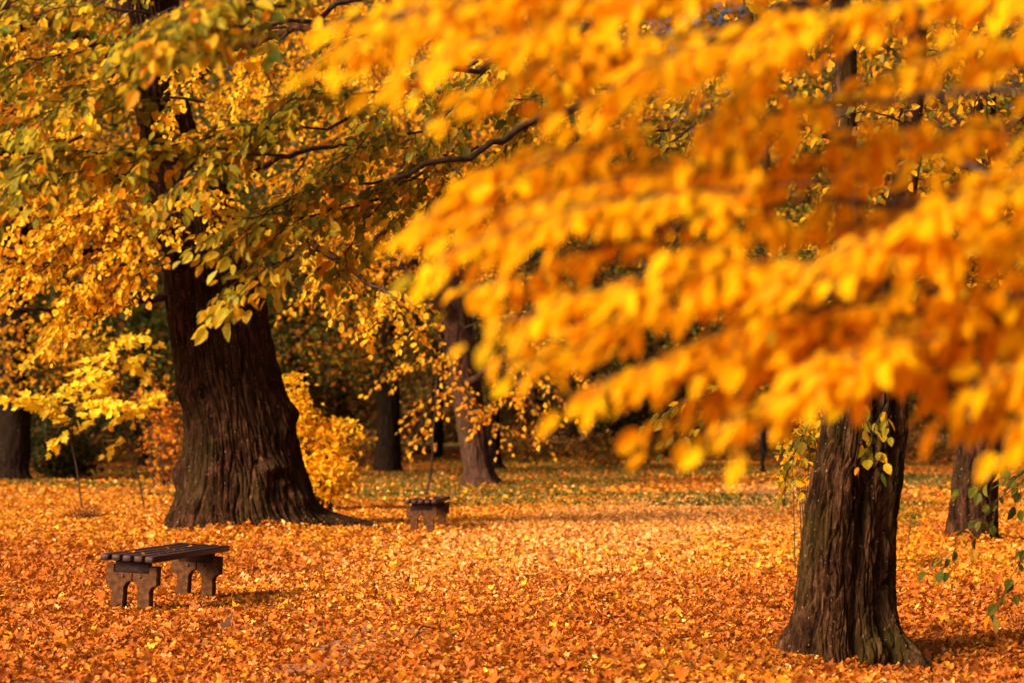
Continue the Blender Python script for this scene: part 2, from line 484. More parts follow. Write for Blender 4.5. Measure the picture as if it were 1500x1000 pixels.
def ground_material():
    m, nt, N, L = new_mat('leaf_strewn_ground')
    out = N.new('ShaderNodeOutputMaterial'); pb = N.new('ShaderNodeBsdfPrincipled')
    pb.inputs['Roughness'].default_value = .85; pb.inputs['Specular IOR Level'].default_value = .25
    tc = N.new('ShaderNodeTexCoord')
    vo = N.new('ShaderNodeTexVoronoi'); vo.inputs['Scale'].default_value = 13
    L.new(tc.outputs['Object'], vo.inputs['Vector'])
    sp = N.new('ShaderNodeSeparateColor'); L.new(vo.outputs['Color'], sp.inputs[0])
    lr = ramp(N, [(0, (.06, .018, .006)), (.35, (.16, .045, .008)), (.65, (.34, .11, .012)), (.88, (.52, .22, .03)), (1, (.45, .25, .09))])
    L.new(sp.outputs[0], lr.inputs[0])
    # grass and soil show further off
    n2 = N.new('ShaderNodeTexNoise'); n2.inputs['Scale'].default_value = .55; n2.inputs['Detail'].default_value = 7
    n2.inputs['Roughness'].default_value = .7
    L.new(tc.outputs['Object'], n2.inputs['Vector'])
    sx = N.new('ShaderNodeSeparateXYZ'); L.new(tc.outputs['Object'], sx.inputs[0])
    mr = N.new('ShaderNodeMapRange'); mr.inputs['From Min'].default_value = 46; mr.inputs['From Max'].default_value = 70
    mr.inputs['To Min'].default_value = -.28; mr.inputs['To Max'].default_value = .16
    L.new(sx.outputs[1], mr.inputs['Value'])
    ad = N.new('ShaderNodeMath'); ad.operation = 'ADD'; L.new(n2.outputs['Fac'], ad.inputs[0]); L.new(mr.outputs[0], ad.inputs[1])
    gm = ramp(N, [(.47, (0, 0, 0)), (.6, (1, 1, 1))]); L.new(ad.outputs[0], gm.inputs[0])
    n3 = N.new('ShaderNodeTexNoise'); n3.inputs['Scale'].default_value = 9; n3.inputs['Detail'].default_value = 6
    L.new(tc.outputs['Object'], n3.inputs['Vector'])
    gr = ramp(N, [(.3, (.05, .045, .010)), (.5, (.14, .09, .018)), (.7, (.38, .15, .02))]); L.new(n3.outputs['Fac'], gr.inputs[0])
    mx = N.new('ShaderNodeMix'); mx.data_type = 'RGBA'
    L.new(gm.outputs[0], mx.inputs['Factor']); L.new(lr.outputs[0], mx.inputs['A']); L.new(gr.outputs[0], mx.inputs['B'])
    # pale dry slope beyond the trees
    m3 = N.new('ShaderNodeMapRange'); m3.inputs['From Min'].default_value = 125; m3.inputs['From Max'].default_value = 150
    L.new(sx.outputs[1], m3.inputs['Value'])
    sl = ramp(N, [(.35, (.24, .12, .07)), (.65, (.40, .26, .19))]); L.new(n3.outputs['Fac'], sl.inputs[0])
    mx2 = N.new('ShaderNodeMix'); mx2.data_type = 'RGBA'
    L.new(m3.outputs[0], mx2.inputs['Factor']); L.new(mx.outputs['Result'], mx2.inputs['A']); L.new(sl.outputs[0], mx2.inputs['B'])
    L.new(mx2.outputs['Result'], pb.inputs['Base Color'])
    bp = N.new('ShaderNodeBump'); bp.inputs['Strength'].default_value = .6; bp.inputs['Distance'].default_value = .03
    L.new(vo.outputs['Distance'], bp.inputs['Height']); L.new(bp.outputs[0], pb.inputs['Normal'])
    L.new(pb.outputs[0], out.inputs['Surface'])
    return m
M['ground'] = ground_material()
M['path'] = noise_material('trodden_earth', [(.3, (.18, .065, .030)), (.55, (.34, .14, .065)), (.8, (.46, .215, .105))], (26, 26, 26), .9, .6, .012)

# ------------------------------------------------------------------ ground
def grid_sheet(name, xs, ys, mat, dz=0.0):
    X, Y = np.meshgrid(xs, ys)
    V = np.stack([X, Y, gz(X, Y) + dz], -1).reshape(-1, 3)
    idx = np.arange(len(xs) * len(ys)).reshape(len(ys), len(xs))
    q = np.stack([idx[:-1, :-1], idx[:-1, 1:], idx[1:, 1:], idx[1:, :-1]], -1).reshape(-1, 4)
    mb = MB(); mb.add(V, [q])
    return mb.build(name, mat, smooth=True, colour=False)

xs = np.concatenate([np.linspace(-900, -40, 14), np.linspace(-38, 38, 190), np.linspace(40, 900, 14)])
ys = np.concatenate([np.linspace(-60, 2, 10), np.linspace(3, 60, 190), np.linspace(61, 260, 90), np.linspace(280, 1500, 10)])
tag(grid_sheet('ground', xs, ys, M['ground']), kind='structure')

# trodden path: from the lower left, past the benches, bending to the far right
PATH = np.array([(-3.9, 8.0), (-2.1, 14.0), (-.5, 22.0), (.9, 32.0), (3.0, 44.0), (6.2, 56.0), (12.0, 72.0)])
pc = hermite(PATH[:, 1], PATH[:, 0], np.linspace(8, 72, 160))
py_ = np.linspace(8, 72, 160)
def path_dist(x, y):
    return np.abs(x - np.interp(y, py_, pc))
mbp = MB()
pv = []
for k in range(160):
    hw = .85 + .18 * math.sin(py_[k] * .9) + .10 * math.sin(py_[k] * 2.3)
    for j in range(7):
        x = pc[k] + hw * (j / 3 - 1) * (1 + .05 * math.sin(k * 1.7 + j))
        pv.append((x, py_[k], float(gz(x, py_[k])) + .008))
idx = np.arange(160 * 7).reshape(160, 7)
mbp.add(pv, [np.stack([idx[:-1, :-1], idx[:-1, 1:], idx[1:, 1:], idx[1:, :-1]], -1).reshape(-1, 4)])
tag(mbp.build('path', M['path'], smooth=True, colour=False), kind='structure')

# fallen leaves
def strew(n, d0, d1, size, pal, w, kind, mb, tilt=.45, lift=.03, thin=0.0, zoff=.012, bias=1.0, margin=1.25):
    d = np.sqrt(RNG.uniform(d0 ** 2, d1 ** 2, int(n * 1.4))) if bias == 1 else d0 + (d1 - d0) * RNG.uniform(0, 1, int(n * 1.4)) ** bias
    x = RNG.uniform(-1, 1, len(d)) * (d * .2118 * margin + 1.0)
    keep = np.ones(len(d), bool)
    if thin:
        pd = path_dist(x, d)
        pat = fbm(np.stack([x * 1.1, d * .55, x * 0], -1), 3)
        wear = np.clip(1.5 - pd / .95, 0, 1) * np.clip((pat - .33) * 6, 0, 1) * np.clip(np.maximum((24 - d) / 8, (d - 40) / 12), .25, 1)
        keep &= RNG.uniform(0, 1, len(d)) > wear * thin
    x, d = x[keep][:n], d[keep][:n]
    n = len(x)
    lift_ = np.ones(n)
    if thin:
        lift_ = np.clip(path_dist(x, d) / 1.1, .15, 1)
    heap = fbm(np.stack([x * 1.6, d * 1.1, x * 0 + 4], -1), 3)
    z = gz(x, d) + zoff + lift * lift_ * np.clip(heap - .3, 0, 1) * 2 * RNG.uniform(.2, 1, n)
    az = RNG.uniform(0, 2 * math.pi, n)
    dr = np.stack([np.cos(az), np.sin(az), RNG.normal(0, tilt * .5, n)], -1)
    nr = np.stack([RNG.normal(0, tilt, n), RNG.normal(0, tilt, n), np.ones(n)], -1)
    c = pick(pal, n, w, .22)
    # drifts of redder and yellower leaves; darker reds at lower right and far off paint shade
    drift_shade = fbm(np.stack([x * .35 + 3, d * .22, x * 0 + 8], -1), 3)
    drift_shade = drift_shade + .22 * np.clip((-x - 1.6) / 1.5, 0, 1) * np.clip((37 - d) / 6, 0, 1) + .24 * np.clip((x - 1.4) / 1.2, 0, 1) * np.clip((27 - d) / 7, 0, 1) - .16 * np.clip((d - 17) / 12, 0, 1)
    drift_shade = drift_shade + .26 * np.clip((d - 58) / 14, 0, 1)
    k = np.clip((drift_shade - .40) * 3.4, 0, 1)
    swap = RNG.uniform(0, 1, n) < k * .82
    c[swap] = pick([LO, RUST, BROWN, (.44, .11, .009), (.30, .065, .009), (.56, .20, .045)], n, [2.4, 2.8, 1.8, 3, 2.4, 1.3], .22)[swap]
    if thin:
        pk = np.clip(1.6 - path_dist(x, d) / 1.9, 0, 1) * np.clip((d - 19) / 14, .0, 1) * np.clip((84 - d) / 14, 0, 1)
        sw = RNG.uniform(0, 1, n) < pk * .8
        c[sw] = pick([(.72, .34, .11), (.69, .28, .07), (.70, .29, .03), (.75, .42, .16)], n, [2, 2.4, 2, 1], .12)[sw]
        swap = swap | sw
    yel = np.array((1.04, 1.10, 1.0))
    c = np.clip(np.where(swap[:, None], c, c * yel), .002, .93)
    leaves(mb, np.stack([x, d, z], -1), dr, nr, size * RNG.uniform(.55, 1.25, n), c, kind, 0, curl=.7)

LG = (.66, .275, .012); LA = (.62, .205, .009); LO = (.50, .125, .007)      # dry, duller than on the tree
GP = [LG, LA, LO, RUST, TAN, BROWN, YELLOW, PALE]
GW = [3.2, 3.8, 3.0, 1.7, .7, 1.7, .12, .5]
mbl = MB()
strew(300000, 12, 27, .046, GP, GW, 'ovate', mbl, .75, .06, .93)
strew(20000, 12, 34, .075, [LG, LA, LO, YELLOW, TAN], [2, 3, 2.4, .12, .5], 'maple', mbl, .75, .08, .985)
strew(210000, 26, 52, .060, GP, GW, 'ovate', mbl, .8, .07, .93, margin=1.12)
strew(90000, 50, 115, .12, GP, GW, 'card', mbl, .45, .05, .93, margin=1.08)
def heap_round(cx, cy, r0, r1, n, h, size):
    a = RNG.uniform(0, 2 * math.pi, n); t = RNG.uniform(0, 1, n) ** 1.6
    rr = r0 + (r1 - r0) * t
    x = cx + rr * np.cos(a); y = cy + rr * np.sin(a)
    lump = fbm(np.stack([np.cos(a) * 3 + cx, np.sin(a) * 3, a * 0], -1), 2)
    z = gz(x, y) + .02 + h * (1 - t) ** 1.5 * lump * 1.6 * RNG.uniform(.2, 1, n)
    az = RNG.uniform(0, 2 * math.pi, n)
    leaves(mbl, np.stack([x, y, z], -1), np.stack([np.cos(az), np.sin(az), RNG.normal(0, .5, n)], -1),
           np.stack([RNG.normal(0, .7, n), RNG.normal(0, .7, n), np.ones(n)], -1), size * RNG.uniform(.6, 1.2, n), pick([LG, LA, LO, RUST, BROWN, PALE], n, [2, 3, 3, 2.4, 1.5, .8], .2), 'ovate', 0, curl=.7)
_p = P(365, 778, 36.1); heap_round(_p[0], 36.1, .95, 2.2, 7000, .15, .07)
_p = P(1245, 950, 16.5); heap_round(_p[0], 16.5, .34, .8, 2600, .06, .05)
_p = P(1422, 795, 31.8); heap_round(_p[0], 31.8, .3, .8, 1500, .14, .065)
for (q1, q2, qq, nb) in ((P(182, 811, 19.8), P(296, 793, 21.7), .0, 26), (P(622, 742, 34.6), P(632, 733, 36.6), .0, 40)):
    t = RNG.uniform(0, 1, nb)[:, None]; off = RNG.uniform(-.2, .2, nb)
    pos = q1 * (1 - t) + q2 * t
    pos[:, 0] += off
    pos[:, 2] = gz(*((q1 + q2) / 2)[:2]) + .492 - off * (.052 if nb == 26 else -.017)
    az = RNG.uniform(0, 6.28, nb)
    leaves(mbl, pos, np.stack([np.cos(az), np.sin(az), RNG.normal(0, .1, nb)], -1), np.stack([RNG.normal(0, .25, nb), RNG.normal(0, .25, nb), np.ones(nb)], -1),
           RNG.uniform(.03, .06, nb), pick([LG, LA, LO, RUST, BROWN], nb), 'ovate', 0, curl=.5)
    for q in (q1 + (q2 - q1) * .1, q1 + (q2 - q1) * .9):
        heap_round(q[0], q[1], .16, .5, 260, .035, .05)
tag(mbl.build('fallen_leaves', M['dry_leaf']), 'thick carpet of orange and yellow fallen leaves covering the park ground', 'leaves', kind='stuff')

# grass showing between the leaves further off
mbg = MB()
n = 110000
d = RNG.uniform(46, 108, n); x = RNG.uniform(-1, 1, n) * (d * .2118 * 1.15 + 1)
pat = fbm(np.stack([x * .18 + 20, d * .10, x * 0], -1), 3) + np.clip((d - 50) / 10, 0, 1) * .18 - np.clip((d - 76) / 14, 0, 1) * .12
k = pat > .57
d, x = d[k], x[k]; n = len(d)
leaves(mbg, np.stack([x, d, gz(x, d)], -1), np.stack([RNG.normal(0, .4, n), RNG.normal(0, .4, n), np.ones(n)], -1),
       RNG.normal(0, 1, (n, 3)), RNG.uniform(.05, .12, n), pick([(.11, .10, .012), (.07, .075, .009), (.17, .11, .014)], n), 'card', 0)
tag(mbg.build('grass', M['grass']), 'short green grass growing between the leaves beyond the benches', 'grass', kind='stuff')

# ------------------------------------------------------------------ benches
def box(mb, c, s, mat=0, bev=.006, jitter=0.0):
    """bevelled box as loops of 8 corners"""
    hx, hy, hz = s[0] / 2, s[1] / 2, s[2] / 2
    b = min(bev, hx * .6, hy * .6, hz * .6)
    prof = [(-hx + b, -hz), (hx - b, -hz), (hx, -hz + b), (hx, hz - b), (hx - b, hz), (-hx + b, hz), (-hx, hz - b), (-hx, -hz + b)]
    V = []
    for y, k in ((-hy, b), (-hy + b, 0), (hy - b, 0), (hy, k_b := b)):
        for (px_, pz_) in prof:
            sx = 1 - k / hx; sz = 1 - k / hz
            V.append((c[0] + px_ * sx, c[1] + y, c[2] + pz_ * sz))
    idx = np.arange(32).reshape(4, 8)
    q = np.stack([idx[:-1], np.roll(idx, -1, 1)[:-1], np.roll(idx, -1, 1)[1:], idx[1:]], -1).reshape(-1, 4)
    mb.add(V, [q, idx[0][::-1][None, :], idx[-1][None, :]], None, mat)

def half_outline():
    """left half of a moulded concrete bench end: shoulder, leg, half an arch, sill (seam at x = 0)"""
    o = [(0, 0), (-.195, 0), (-.205, .02), (-.172, .045), (-.165, .19)]
    for a in range(15, 91, 15):
        t = math.radians(a)
        o.append((-.165 - .057 * (1 - math.cos(t)), .19 + .055 * math.sin(t)))
    o += [(-.222, .405), (-.150, .405), (-.150, .345), (0, .345), (0, .275)]
    for a in range(108, 181, 18):
        t = math.radians(a)
        o.append((.060 * math.cos(t), .20 + .075 * math.sin(t)))
    o += [(-.060, .035), (0, .035)]
    return o

def make_support(y, parent):
    import bmesh
    th = .10
    bm = bmesh.new()
    H = half_outline()
    cache = {}
    def vert(x, yy, z):
        k = (round(x, 4), round(yy, 4), round(z, 4))
        if k not in cache: cache[k] = bm.verts.new((x, yy, z))
        return cache[k]
    n = len(H)
    for sx in (1, -1):
        fr = [vert(sx * x, -th / 2, z) for x, z in H]; bk = [vert(sx * x, th / 2, z) for x, z in H]
        bm.faces.new(fr); bm.faces.new(bk)
        for i in range(n):
            j = (i + 1) % n
            if abs(H[i][0]) < 1e-6 and abs(H[j][0]) < 1e-6: continue
            bm.faces.new((fr[i], fr[j], bk[j], bk[i]))
    bmesh.ops.recalc_face_normals(bm, faces=bm.faces)
    sharp = [e for e in bm.edges if len(e.link_faces) == 2 and e.calc_face_angle(0) > math.radians(45)]
    bmesh.ops.bevel(bm, geom=sharp, offset=.006, segments=2, affect='EDGES', clamp_overlap=True)
    bmesh.ops.triangulate(bm, faces=[f for f in bm.faces if len(f.verts) > 4])
    me = bpy.data.meshes.new('support'); bm.to_mesh(me); bm.free()
    me.materials.append(M['concrete'])
    o = bpy.data.objects.new('support', me); link(o, parent)
    o.location = (0, y, 0)
    mb = MB(); box(mb, (0, -th / 2 - .004, .31), (.016, .010, .064), 0, .003)
    mb.build('joint_rib', M['concrete'], o, colour=False)
    for sx in (-.075, .075):
        mb = MB()
        th_ = np.arange(10) * 2 * math.pi / 10
        ring = lambda r, yy: np.stack([sx + r * np.cos(th_), np.full(10, yy), .315 + r * np.sin(th_)], -1)
        V = np.concatenate([ring(.013, -th / 2 + .001), ring(.013, -th / 2 - .006), ring(.008, -th / 2 - .010)])
        idx = np.arange(30).reshape(3, 10)
        q = np.stack([idx[:-1], np.roll(idx, -1, 1)[:-1], np.roll(idx, -1, 1)[1:], idx[1:]], -1).reshape(-1, 4)
        mb.add(V, [q, idx[-1][None, :]])
        mb.build('bolt', M['bolt'], o, colour=False)
    return o

BENCH_L = 1.96
def make_bench(label, loc, rot):
    root = thing('park_bench', label, 'bench', loc, rot, 'backless park benches')
    for k in range(5):
        mb = MB()
        w = .073
        box(mb, ((k - 2) * .097, 0, .405 + .0325 + .032), (w, BENCH_L + RNG.normal(0, .008), .052), 0, .008)
        mb.build('plank', M['wood'], root, colour=False)
    for y in (-.80, .80):
        mb = MB(); box(mb, (0, y, .345 + .048), (.294, .085, .092), 0, .006)
        mb.build('bearer', M['wood'], root, colour=False)
        make_support(y, root)
    return root

def copy_tree(o, parent=None):
    c = o.copy(); COL.objects.link(c)
    if parent is not None: c.parent = parent
    for ch in list(o.children): copy_tree(ch, c)
    return c

b1 = P(182, 811, 19.8); b2 = P(296, 793, 21.7)
cen = (b1 + b2) / 2
yaw = -math.atan2(b2[0] - b1[0], b2[1] - b1[1])
bench = make_bench('dark slatted bench with two arched concrete legs left of the path', (cen[0], cen[1], float(gz(cen[0], cen[1])) - .012), (0, math.radians(3.0), yaw))
bb = copy_tree(bench)
c2 = P(628, 782, 35.6)
bb.location = (float(c2[0]), 35.6, float(gz(c2[0], 35.6)) - .012)
bb.rotation_euler = (0, math.radians(-1.0), math.radians(-4.5))
bb['label'] = 'smaller distant bench seen end on, right of the big old tree'

# ------------------------------------------------------------------ big old tree (left)
DB = 36.1
foot = P(365, 778, DB)
big = thing('old_tree', 'massive old tree with flared root base and lumpy dark trunk behind the near bench', 'tree', (foot[0], DB, float(gz(foot[0], DB))))
rows = [(790, 230, 536), (776, 243, 506), (755, 250, 477), (735, 258, 462), (700, 268, 450), (660, 272, 438), (610, 272, 424), (560, 262, 410),
        (500, 252, 396), (450, 247, 388), (400, 242, 376), (350, 236, 362), (300, 228, 344), (240, 214, 306), (170, 202, 278), (90, 186, 258), (0, 172, 240), (-140, 160, 225), (-420, 150, 205)]
tb, _ = trunk(rows, DB, 620, 760, lobes=.12, lobe_h=.55, ridge=.06, ridge_f=16.0, zf=.6, seed=2.0, lump=.05,
              burls=[(math.radians(-10), .05, .22, .20, .55), (math.radians(-150), .03, .25, .3, .12), (math.radians(-125), 3.0, .2, .5, -.07), (math.radians(-5), 1.75, .36, .15, .15), (math.radians(-138), 2.0, .24, .22, .22), (math.radians(-165), .85, .35, .22, .16), (math.radians(-118), 2.05, .10, .16, -.18), (math.radians(-62), .95, .09, .09, .12), (math.radians(-48), .72, .08, .08, .12), (math.radians(-95), 1.35, .10, .10, .06), (math.radians(-30), 1.5, .09, .12, .08), (math.radians(-80), 3.3, .12, .14, .06), (math.radians(-128), .35, .12, .3, .10), (math.radians(-70), 1.0, .07, .06, -.10),
                     (math.radians(-55), .95, .28, .12, .16), (math.radians(-35), .5, .25, .20, .14), (math.radians(0), .12, .5, .14, .18), (math.radians(-70), .6, .16, .3, .10),
                     (math.radians(-110), .7, .2, .5, .09), (math.radians(-90), 2.6, .3, .4, .05)])
tb.build('trunk', M['bark_old'], big, smooth=True, colour=False, origin=big.location)
bcrown = Crown([GOLD, YELLOW, AMBER, ORANGE, LIME], [3, 2.6, 1.8, .7, 1.0], leaf=.095, kind='heart', droop=.6)
def limb(root, pts, r0, r1, mat, seg=12, n=30, rough=.5):
    c = curve(pts, n)
    L = np.linalg.norm(np.diff(c, axis=0), axis=1).sum()
    c[2:-1] += RNG.normal(0, L * .004, (n - 3, 3))
    mb = MB(); tube(mb, c, np.linspace(r0, r1, n), seg, 0, rough)
    mb.build('limb', mat, root, smooth=True, colour=False, origin=root.location)
    return c
big_limbs = [
    ([(265, 430, 36.0), (200, 442, 35.6), (120, 455, 35.2), (30, 452, 34.8)], .055, .02),
    ([(255, 350, 36.0), (180, 350, 35.5), (90, 385, 35.0), (-60, 410, 34.5)], .07, .025),
    ([(230, 230, 36.0), (150, 265, 35.5), (60, 235, 35.0), (-80, 210, 34.5)], .11, .05),
    ([(330, 330, 36.0), (395, 330, 35.4), (470, 365, 35.0), (560, 430, 34.5)], .11, .03),
    ([(250, 150, 36.0), (330, 80, 35.3), (450, 40, 35), (620, 20, 34.6)], .09, .03),
    ([(215, 120, 36.0), (130, 60, 35.2), (40, 20, 35), (-100, -10, 34.6)], .10, .04),
    ([(240, 60, 36.2), (260, -100, 36.6), (300, -260, 37), (330, -420, 37.4)], .16, .05),
    ([(300, 290, 36.2), (420, 230, 37.0), (540, 210, 37.6), (660, 230, 38)], .05, .02),
]
bl = [limb(big, [P(*p) for p in pts], a, b, M['bark_old']) for pts, a, b in big_limbs]
big_boughs = [  # pixel start, pixel end, depth start, depth end
    (200, 330, 60, 400, 35.5, 34), (230, 300, 100, 330, 35.5, 34), (250, 330, 130, 420, 35, 34), (220, 380, 90, 470, 35, 34),
    (160, 400, 20, 430, 35, 34), (200, 420, 70, 500, 35, 34.2), (260, 280, 330, 330, 35.2, 34.4), (270, 300, 230, 350, 35, 34.2),
    (230, 330, 190, 400, 34.6, 34), (240, 215, 350, 235, 35, 34), (100, 380, -40, 470, 35, 34),
    (70, 240, -40, 300, 35, 34), (120, 260, 20, 330, 35, 34), (60, 220, 150, 300, 35, 34.5), (140, 60, 40, 150, 35, 34), (100, 40, -20, 130, 35, 34), (200, 100, 90, 200, 35, 34),
    (330, 80, 420, 160, 35, 34), (420, 50, 330, 180, 35, 34.4), (470, 40, 560, 130, 35, 34), (560, 30, 640, 140, 35, 34), (450, 230, 420, 330, 36.5, 35.5), (520, 215, 500, 330, 37, 36), (600, 220, 570, 340, 37, 36), (650, 230, 700, 330, 37.6, 36.8),
    (420, 335, 470, 420, 35, 34.5), (480, 370, 530, 470, 35, 34.5), (540, 415, 600, 480, 34.6, 34), (380, 330, 430, 300, 35, 34.6),
    (300, 60, 250, 170, 35, 34.2), (180, 250, 130, 330, 35, 34), (170, 350, 120, 300, 35, 34), (60, 400, -20, 360, 34.6, 34), (250, 390, 170, 440, 34.6, 34),
    (40, 20, -30, 80, 35, 34), (0, 220, -60, 160, 34.6, 34), (130, 300, 60, 340, 34.8, 34), (140, 340, 40, 390, 34.8, 34), (190, 360, 110, 420, 34.6, 33.8), (150, 280, 200, 330, 34.6, 34)]
for (x0, y0, x1, y1, d0, d1) in big_boughs:
    a, b = P(x0, y0, d0), P(x1, y1, d1)
    m = (a + b) / 2 + np.array((0, 0, .16 * np.linalg.norm(b - a)))
    bcrown.bough([a, m, b], .022, .75, .10, leaf_gap=.048)
for _ in range(30):
    x0 = random.uniform(-150, 640); y0 = random.uniform(-260, 210); dd = random.uniform(34.5, 40)
    a = P(x0, y0, dd); b = a + np.array((random.uniform(-1.4, 1.4), random.uniform(-1.2, .4), random.uniform(-.7, .2)))
    bcrown.bough([a, (a + b) / 2 + np.array((0, 0, .15)), b], .02, .8, .15, leaf_gap=.062, pal=[LIME, OLIVE, GOLD, AMBER, RUST], w=[2.4, 2, 2, 1, .5])
bcrown.build(big, [M['leaf'], M['twig']])

# ------------------------------------------------------------------ right tree
DR = 16.5
foot = P(1245, 950, DR)
rt = thing('tree', 'tree with deeply ridged mossy bark and a root toe, standing on the right', 'tree', (foot[0], DR, float(gz(foot[0], DR))))
rows = [(985, 1146, 1336), (960, 1148, 1328), (935, 1153, 1318), (900, 1163, 1312), (860, 1169, 1309), (800, 1176, 1309), (750, 1181, 1312), (700, 1190, 1317),
        (650, 1201, 1324), (600, 1210, 1326), (540, 1218, 1322), (480, 1222, 1312), (430, 1222, 1298)]
tb, top = trunk(rows, DR, 640, 700, lobes=.08, lobe_h=.22, ridge=.036, ridge_f=20.0, zf=1.5, seed=5.0, lump=.06,
              grooves=[(math.radians(-84), .11, -.065, .05), (math.radians(-112), .22, .035, .05), (math.radians(-58), .3, -.02, .03), (math.radians(-128), .09, -.025, .05), (math.radians(-50), .10, -.03, .05), (math.radians(-105), .10, .02, .05)],
              burls=[(math.radians(-36), -.12, .19, .25, .23), (math.radians(8), .02, .25, .11, .08), (math.radians(-60), .04, .22, .10, .07), (math.radians(180), .03, .3, .12, .05), (math.radians(0), 1.15, .4, .10, .02)])
tb.build('trunk', M['bark_near'], rt, smooth=True, colour=False, origin=rt.location)
RL = [
    ([(1256, 480, 16.5), (1246, 390, 16.5), (1240, 250, 16.5), (1236, 60, 16.5), (1228, -160, 16.5)], .13, .035),
    ([(1274, 470, 16.5), (1300, 380, 16.6), (1326, 250, 16.7), (1340, 100, 16.8), (1348, -160, 17)], .12, .03),
    ([(1236, -20, 16.4), (1100, 30, 15.6), (850, 155, 14.4), (700, 215, 13.8), (570, 263, 13.3)], .045, .013),
    ([(1235, -80, 16.4), (950, 20, 15.6), (760, 80, 14.6), (590, 135, 13.8), (480, 190, 13.4)], .040, .009),
    ([(1232, -130, 16.4), (860, -90, 15), (520, 0, 13.4), (300, 80, 12.8)], .042, .010),
    ([(1230, -150, 16.4), (900, -170, 14), (600, -90, 11), (400, -10, 9.7)], .040, .008),
    ([(1240, 200, 16.5), (1080, 190, 15.6), (900, 290, 15), (760, 330, 14.6)], .03, .008),
    ([(1334, 200, 16.7), (1450, 260, 16.2), (1580, 420, 15.6), (1600, 600, 15.3)], .05, .014),
    ([(1256, 430, 16.4), (1180, 470, 15.6), (1080, 560, 15), (1000, 590, 14.8)], .025, .007),
    ([(1232, -150, 16.4), (700, -140, 14.6), (200, -60, 13.2), (-60, 60, 12.8)], .044, .010),
]
rl = [limb(rt, [P(*p) for p in pts], a, b, M['bark_near'] if a > .1 else M['twig'], seg=14 if a > .1 else 7) for pts, a, b in RL]
GPAL = [LIME, OLIVE, GOLD, GREEN, YELLOW, ORANGE]
GWT = [3.4, 3.2, 1.4, .8, .6, 1.0]
rcrown = Crown(GPAL, GWT, leaf=.076, kind='ovate', droop=.75)
RB = [
    (900, 130, 560, 270, 15.2, 14), (640, 190, 400, 330, 14.2, 13.4), (560, 265, 330, 360, 14, 13.2), (500, 300, 340, 420, 13.6, 13),
    (600, 130, 330, 230, 13.8, 13.2), (480, 190, 180, 260, 13.4, 12.8), (420, 230, 30, 280, 13.2, 12.6), (300, 150, -20, 200, 13, 12.6), (260, 240, -60, 265, 13, 12.6),
    (420, 40, 160, 130, 13.2, 12.8), (300, 80, 20, 110, 13, 12.6), (220, 20, -30, 60, 13, 12.4), (500, 0, 260, 50, 13.4, 13), (120, 0, -60, 20, 13, 12.6), (90, 80, -50, 140, 13, 12.8),
    (700, 90, 520, 220, 14.6, 13.8), (760, 80, 640, 190, 14.6, 14), (700, 215, 570, 330, 14.6, 14), (640, 240, 490, 390, 14.2, 13.6), (560, 290, 430, 370, 14, 13.6), (700, 250, 620, 330, 14.6, 14.2),
    (830, 165, 720, 240, 15, 14.6), (900, 280, 800, 340, 15, 14.6), (980, 190, 880, 240, 15.4, 15), (1020, 180, 930, 300, 15.4, 15), (880, 60, 780, 150, 15.2, 14.8),
    (560, 40, 440, 130, 13.6, 13.2), (120, 200, -30, 330, 12.8, 12.4),
    (340, 240, 240, 290, 12.9, 12.5), (330, 10, 180, 60, 13, 12.4), (160, 120, 60, 180, 12.9, 12.5), (500, 120, 380, 190, 13.4, 13), (420, 10, 210, 60, 9.5, 9), (360, 40, 250, 75, 9.6, 9.2), (430, -20, 300, 20, 9.8, 9.2)]
def rough_arc(a, b, up=.10):
    return [a, (a + b) / 2 + np.array((0, 0, up * np.linalg.norm(b - a))), b]
for (x0, y0, x1, y1, d0, d1) in RB:
    a, b = P(x0, y0, d0), P(x1, y1, d1)
    rcrown.bough(rough_arc(a, b), .009, .34, .062, leaf_gap=.034)
# drooping shaded sprays at the lower right and the tuft in front of the trunk
DG = [(.12, .12, .012), (.07, .09, .012), OLIVE, ORANGE]; DW = [3, 3, .8, .5]  # darker greens put the shade on these sprays into the leaf colour
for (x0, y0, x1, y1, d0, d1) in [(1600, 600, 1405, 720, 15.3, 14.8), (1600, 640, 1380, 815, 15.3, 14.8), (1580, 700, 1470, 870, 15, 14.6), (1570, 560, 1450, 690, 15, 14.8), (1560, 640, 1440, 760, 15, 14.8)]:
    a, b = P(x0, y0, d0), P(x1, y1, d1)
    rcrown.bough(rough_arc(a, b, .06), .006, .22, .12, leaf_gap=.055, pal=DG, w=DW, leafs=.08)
for (x0, y0, x1, y1, d0, d1) in [(1130, 540, 970, 605, 15, 14.8), (1090, 570, 990, 640, 15, 14.8), (1250, 580, 1285, 660, 15.6, 15.6), (1300, 590, 1270, 655, 15.6, 15.5), (1220, 560, 1150, 700, 15.7, 15.7)]:
    a, b = P(x0, y0, d0), P(x1, y1, d1)
    rcrown.bough(rough_arc(a, b, .06), .006, .20, .09, leaf_gap=.05, leafs=.085)
